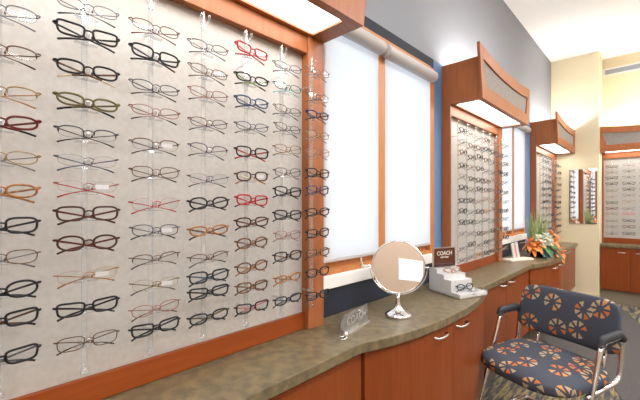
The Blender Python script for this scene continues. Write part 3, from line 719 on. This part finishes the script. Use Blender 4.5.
# ------------------------------------------------------------------ armchair
def chair_fabric():
    m = bpy.data.materials.new('chair_fabric'); m.use_nodes = True
    N = m.node_tree.nodes; L = m.node_tree.links; p = N['Principled BSDF']; p.inputs['Roughness'].default_value = 0.85; p.inputs['Specular IOR Level'].default_value = .2
    def math_(op, a=None, b=None, c=None):
        n = N.new('ShaderNodeMath'); n.operation = op
        for i, v in enumerate((a, b, c)):
            if v is None: continue
            if isinstance(v, (int, float)): n.inputs[i].default_value = v
            else: L.new(v, n.inputs[i])
        return n.outputs[0]
    uv = N.new('ShaderNodeUVMap'); uv.uv_map = 'UVMap'
    vo = N.new('ShaderNodeTexVoronoi'); vo.voronoi_dimensions = '2D'; vo.inputs['Scale'].default_value = 6.8; vo.inputs['Randomness'].default_value = .55
    L.new(uv.outputs[0], vo.inputs['Vector'])
    sub = N.new('ShaderNodeVectorMath'); sub.operation = 'SUBTRACT'; L.new(uv.outputs[0], sub.inputs[0]); L.new(vo.outputs['Position'], sub.inputs[1])
    sx = N.new('ShaderNodeSeparateXYZ'); L.new(sub.outputs[0], sx.inputs[0])
    r = math_('SQRT', math_('ADD', math_('MULTIPLY', sx.outputs[0], sx.outputs[0]), math_('MULTIPLY', sx.outputs[1], sx.outputs[1])))
    th = math_('MULTIPLY', math_('ARCTAN2', sx.outputs[1], sx.outputs[0]), 7.999/(2*math.pi))
    fr = math_('FRACT', math_('ADD', th, 8.0)); fl = math_('FLOOR', math_('ADD', th, 8.0))
    r0, r1 = .022, .053
    ww = math_('MULTIPLY', math_('SUBTRACT', r, .004), .385/.050)          # wedges widen outward
    wedge = math_('LESS_THAN', math_('ABSOLUTE', math_('SUBTRACT', fr, .5)), ww)
    ok = math_('MULTIPLY', math_('MULTIPLY', math_('GREATER_THAN', r, r0), math_('LESS_THAN', r, r1)), wedge)
    sc = N.new('ShaderNodeSeparateColor'); L.new(vo.outputs['Color'], sc.inputs[0])
    gap = math_('GREATER_THAN', math_('FRACT', math_('ADD', math_('MULTIPLY', fl, .37), sc.outputs[0])), .10)
    ok = math_('MULTIPLY', ok, gap)
    wn = N.new('ShaderNodeTexWhiteNoise'); wn.noise_dimensions = '2D'; cb = N.new('ShaderNodeCombineXYZ'); L.new(fl, cb.inputs[0]); L.new(sc.outputs[1], cb.inputs[1]); L.new(cb.outputs[0], wn.inputs['Vector'])
    rp = N.new('ShaderNodeValToRGB'); rp.color_ramp.interpolation = 'CONSTANT'
    rp.color_ramp.elements[0].color = (.60, .17, .045, 1); rp.color_ramp.elements[1].position = .5; rp.color_ramp.elements[1].color = (.50, .38, .23, 1)
    e = rp.color_ramp.elements.new(.3); e.color = (.64, .29, .09, 1)
    L.new(wn.outputs['Value'], rp.inputs[0])
    # fine weave
    nz = N.new('ShaderNodeTexNoise'); nz.inputs['Scale'].default_value = 220; L.new(uv.outputs[0], nz.inputs['Vector'])
    bs = N.new('ShaderNodeValToRGB'); bs.color_ramp.elements[0].color = (.055, .064, .088, 1); bs.color_ramp.elements[1].color = (.085, .095, .122, 1)
    L.new(nz.outputs['Fac'], bs.inputs[0])
    mx = N.new('ShaderNodeMix'); mx.data_type = 'RGBA'; L.new(ok, mx.inputs['Factor']); L.new(bs.outputs[0], mx.inputs['A']); L.new(rp.outputs[0], mx.inputs['B'])
    L.new(mx.outputs['Result'], p.inputs['Base Color']); return m
M['fabric'] = chair_fabric()
def cushion(name, hw, hd, th, parent, mtx, ex=4.5, crown=.02, uvo=(0, 0), curve=0, trap=0):
    """rounded slab: x half width, y half depth, z thickness; uv in metres"""
    nu, nv = 40, 26; bm = bmesh.new(); uvl = bm.loops.layers.uv.new('UVMap'); V = []
    for i in range(nu+1):            # superellipsoid
        a = -math.pi/2+math.pi*i/nu; row = []
        for j in range(nv*2):
            b = 2*math.pi*j/(nv*2)
            pw = lambda v, e_: math.copysign(abs(v)**e_, v)
            cz, sz = pw(math.cos(a), .42), pw(math.sin(a), .6)
            x = hw*cz*pw(math.cos(b), 2/ex); y = hd*cz*pw(math.sin(b), 2/ex); z = th/2*sz
            if z > 0: z += crown*(1-(x/hw)**2)*(1-(y/hd)**2)
            x *= 1+trap*y/hd
            z += curve*(x/hw)**2
            row.append((x, y, z))
        V.append(row)
    vs = [[bm.verts.new(mtx @ Vector(p)) for p in r_] for r_ in V]; loc = {}
    for r_, pr in zip(vs, V):
        for v, p_ in zip(r_, pr): loc[v] = p_
    n2 = nv*2
    for i in range(nu):
        for j in range(n2):
            q_ = [vs[i][j], vs[i][(j+1) % n2], vs[i+1][(j+1) % n2], vs[i+1][j]]
            f = bm.faces.new(q_); f.smooth = True
            for l in f.loops:
                p_ = loc[l.vert]; s_ = th*.5-p_[2] if p_[2] < th*.5 else 0
                l[uvl].uv = (p_[0]+uvo[0]+(s_*.6*math.copysign(1, p_[0]) if abs(p_[0]) > hw*.93 else 0), p_[1]+uvo[1]-(s_*.8 if p_[1] < -hd*.5 else 0))
    bmesh.ops.remove_doubles(bm, verts=bm.verts, dist=1e-5)
    return obj(name, bm, M['fabric'], parent)
CH = Vector((-.520, 2.492, 0)); CA = R(-21)
# chair local axes: +x is the viewer's right, -y is the front
chair = empty('armchair', CH, CA, 'chrome framed armchair with dark blue fabric of orange and tan circle motifs', 'chair')
cushion('seat', .294, .272, .095, chair, Matrix.Translation((.010, -.040, .435)) @ Matrix.Rotation(R(3), 4, 'X'), ex=3.2, crown=.018, uvo=(.03, .01), trap=.04)
cushion('backrest', .30, .157, .055, chair, Matrix.Translation((0, .275, .686)) @ Matrix.Rotation(R(80), 4, 'X'), ex=6, crown=.012, uvo=(.4, .55), curve=.045, trap=-.04)
def rnd_path(pts, r=.05, n=6):
    P = [Vector(p) for p in pts]; o = [P[0]]
    for a, b, c in zip(P, P[1:], P[2:]):
        u, v = (a-b), (c-b); rr_ = min(r, u.length*.45, v.length*.45); p0, p2 = b+u.normalized()*rr_, b+v.normalized()*rr_
        for i in range(n+1): t = i/n; o.append(p0*(1-t)**2+b*2*t*(1-t)+p2*t*t)
    o.append(P[-1]); return o
for s_ in (-1, 1):
    X = s_*.305
    bm = bmesh.new()
    # floor rail - front leg - arm - rear drop - under seat
    sweep(bm, rnd_path([(X, .30, .012), (X, -.20, .012), (X, .03, .655), (X, .235, .665), (X, .20, .42), (X*.97, -.10, .385)], .055), .0140, n=10, up=(1, 0, 0))
    obj('side_frame', bm, M['chrome'], chair)
    bm = bmesh.new()
    sweep(bm, rnd_path([(X, .022, .640), (X, .030, .672), (X, .20, .680), (X, .235, .645)], .035), [.016]+[.024]*19+[.018] if False else .0235, .021, n=12, up=(1, 0, 0))
    obj('arm_pad', bm, M['arm'], chair)
bm = bmesh.new(); sweep(bm, rnd_path([(-.305, .25, .012), (-.305, .30, .012), (.305, .30, .012), (.305, .25, .012)], .06), .0125, n=10, up=(0, 0, 1)); obj('rear_bar', bm, M['chrome'], chair)
bm = bmesh.new(); sweep(bm, [(-.296, .05, .388), (.296, .05, .388)], .011, n=10, up=(0, 0, 1)); obj('seat_bar', bm, M['chrome'], chair)
for s_ in (-1, 1):
    bm = bmesh.new(); sweep(bm, rnd_path([(s_*.20, .10, .388), (s_*.20, .245, .40), (s_*.20, .30, .62)], .05), .010, n=8, up=(1, 0, 0)); obj('back_bracket', bm, M['chrome'], chair)
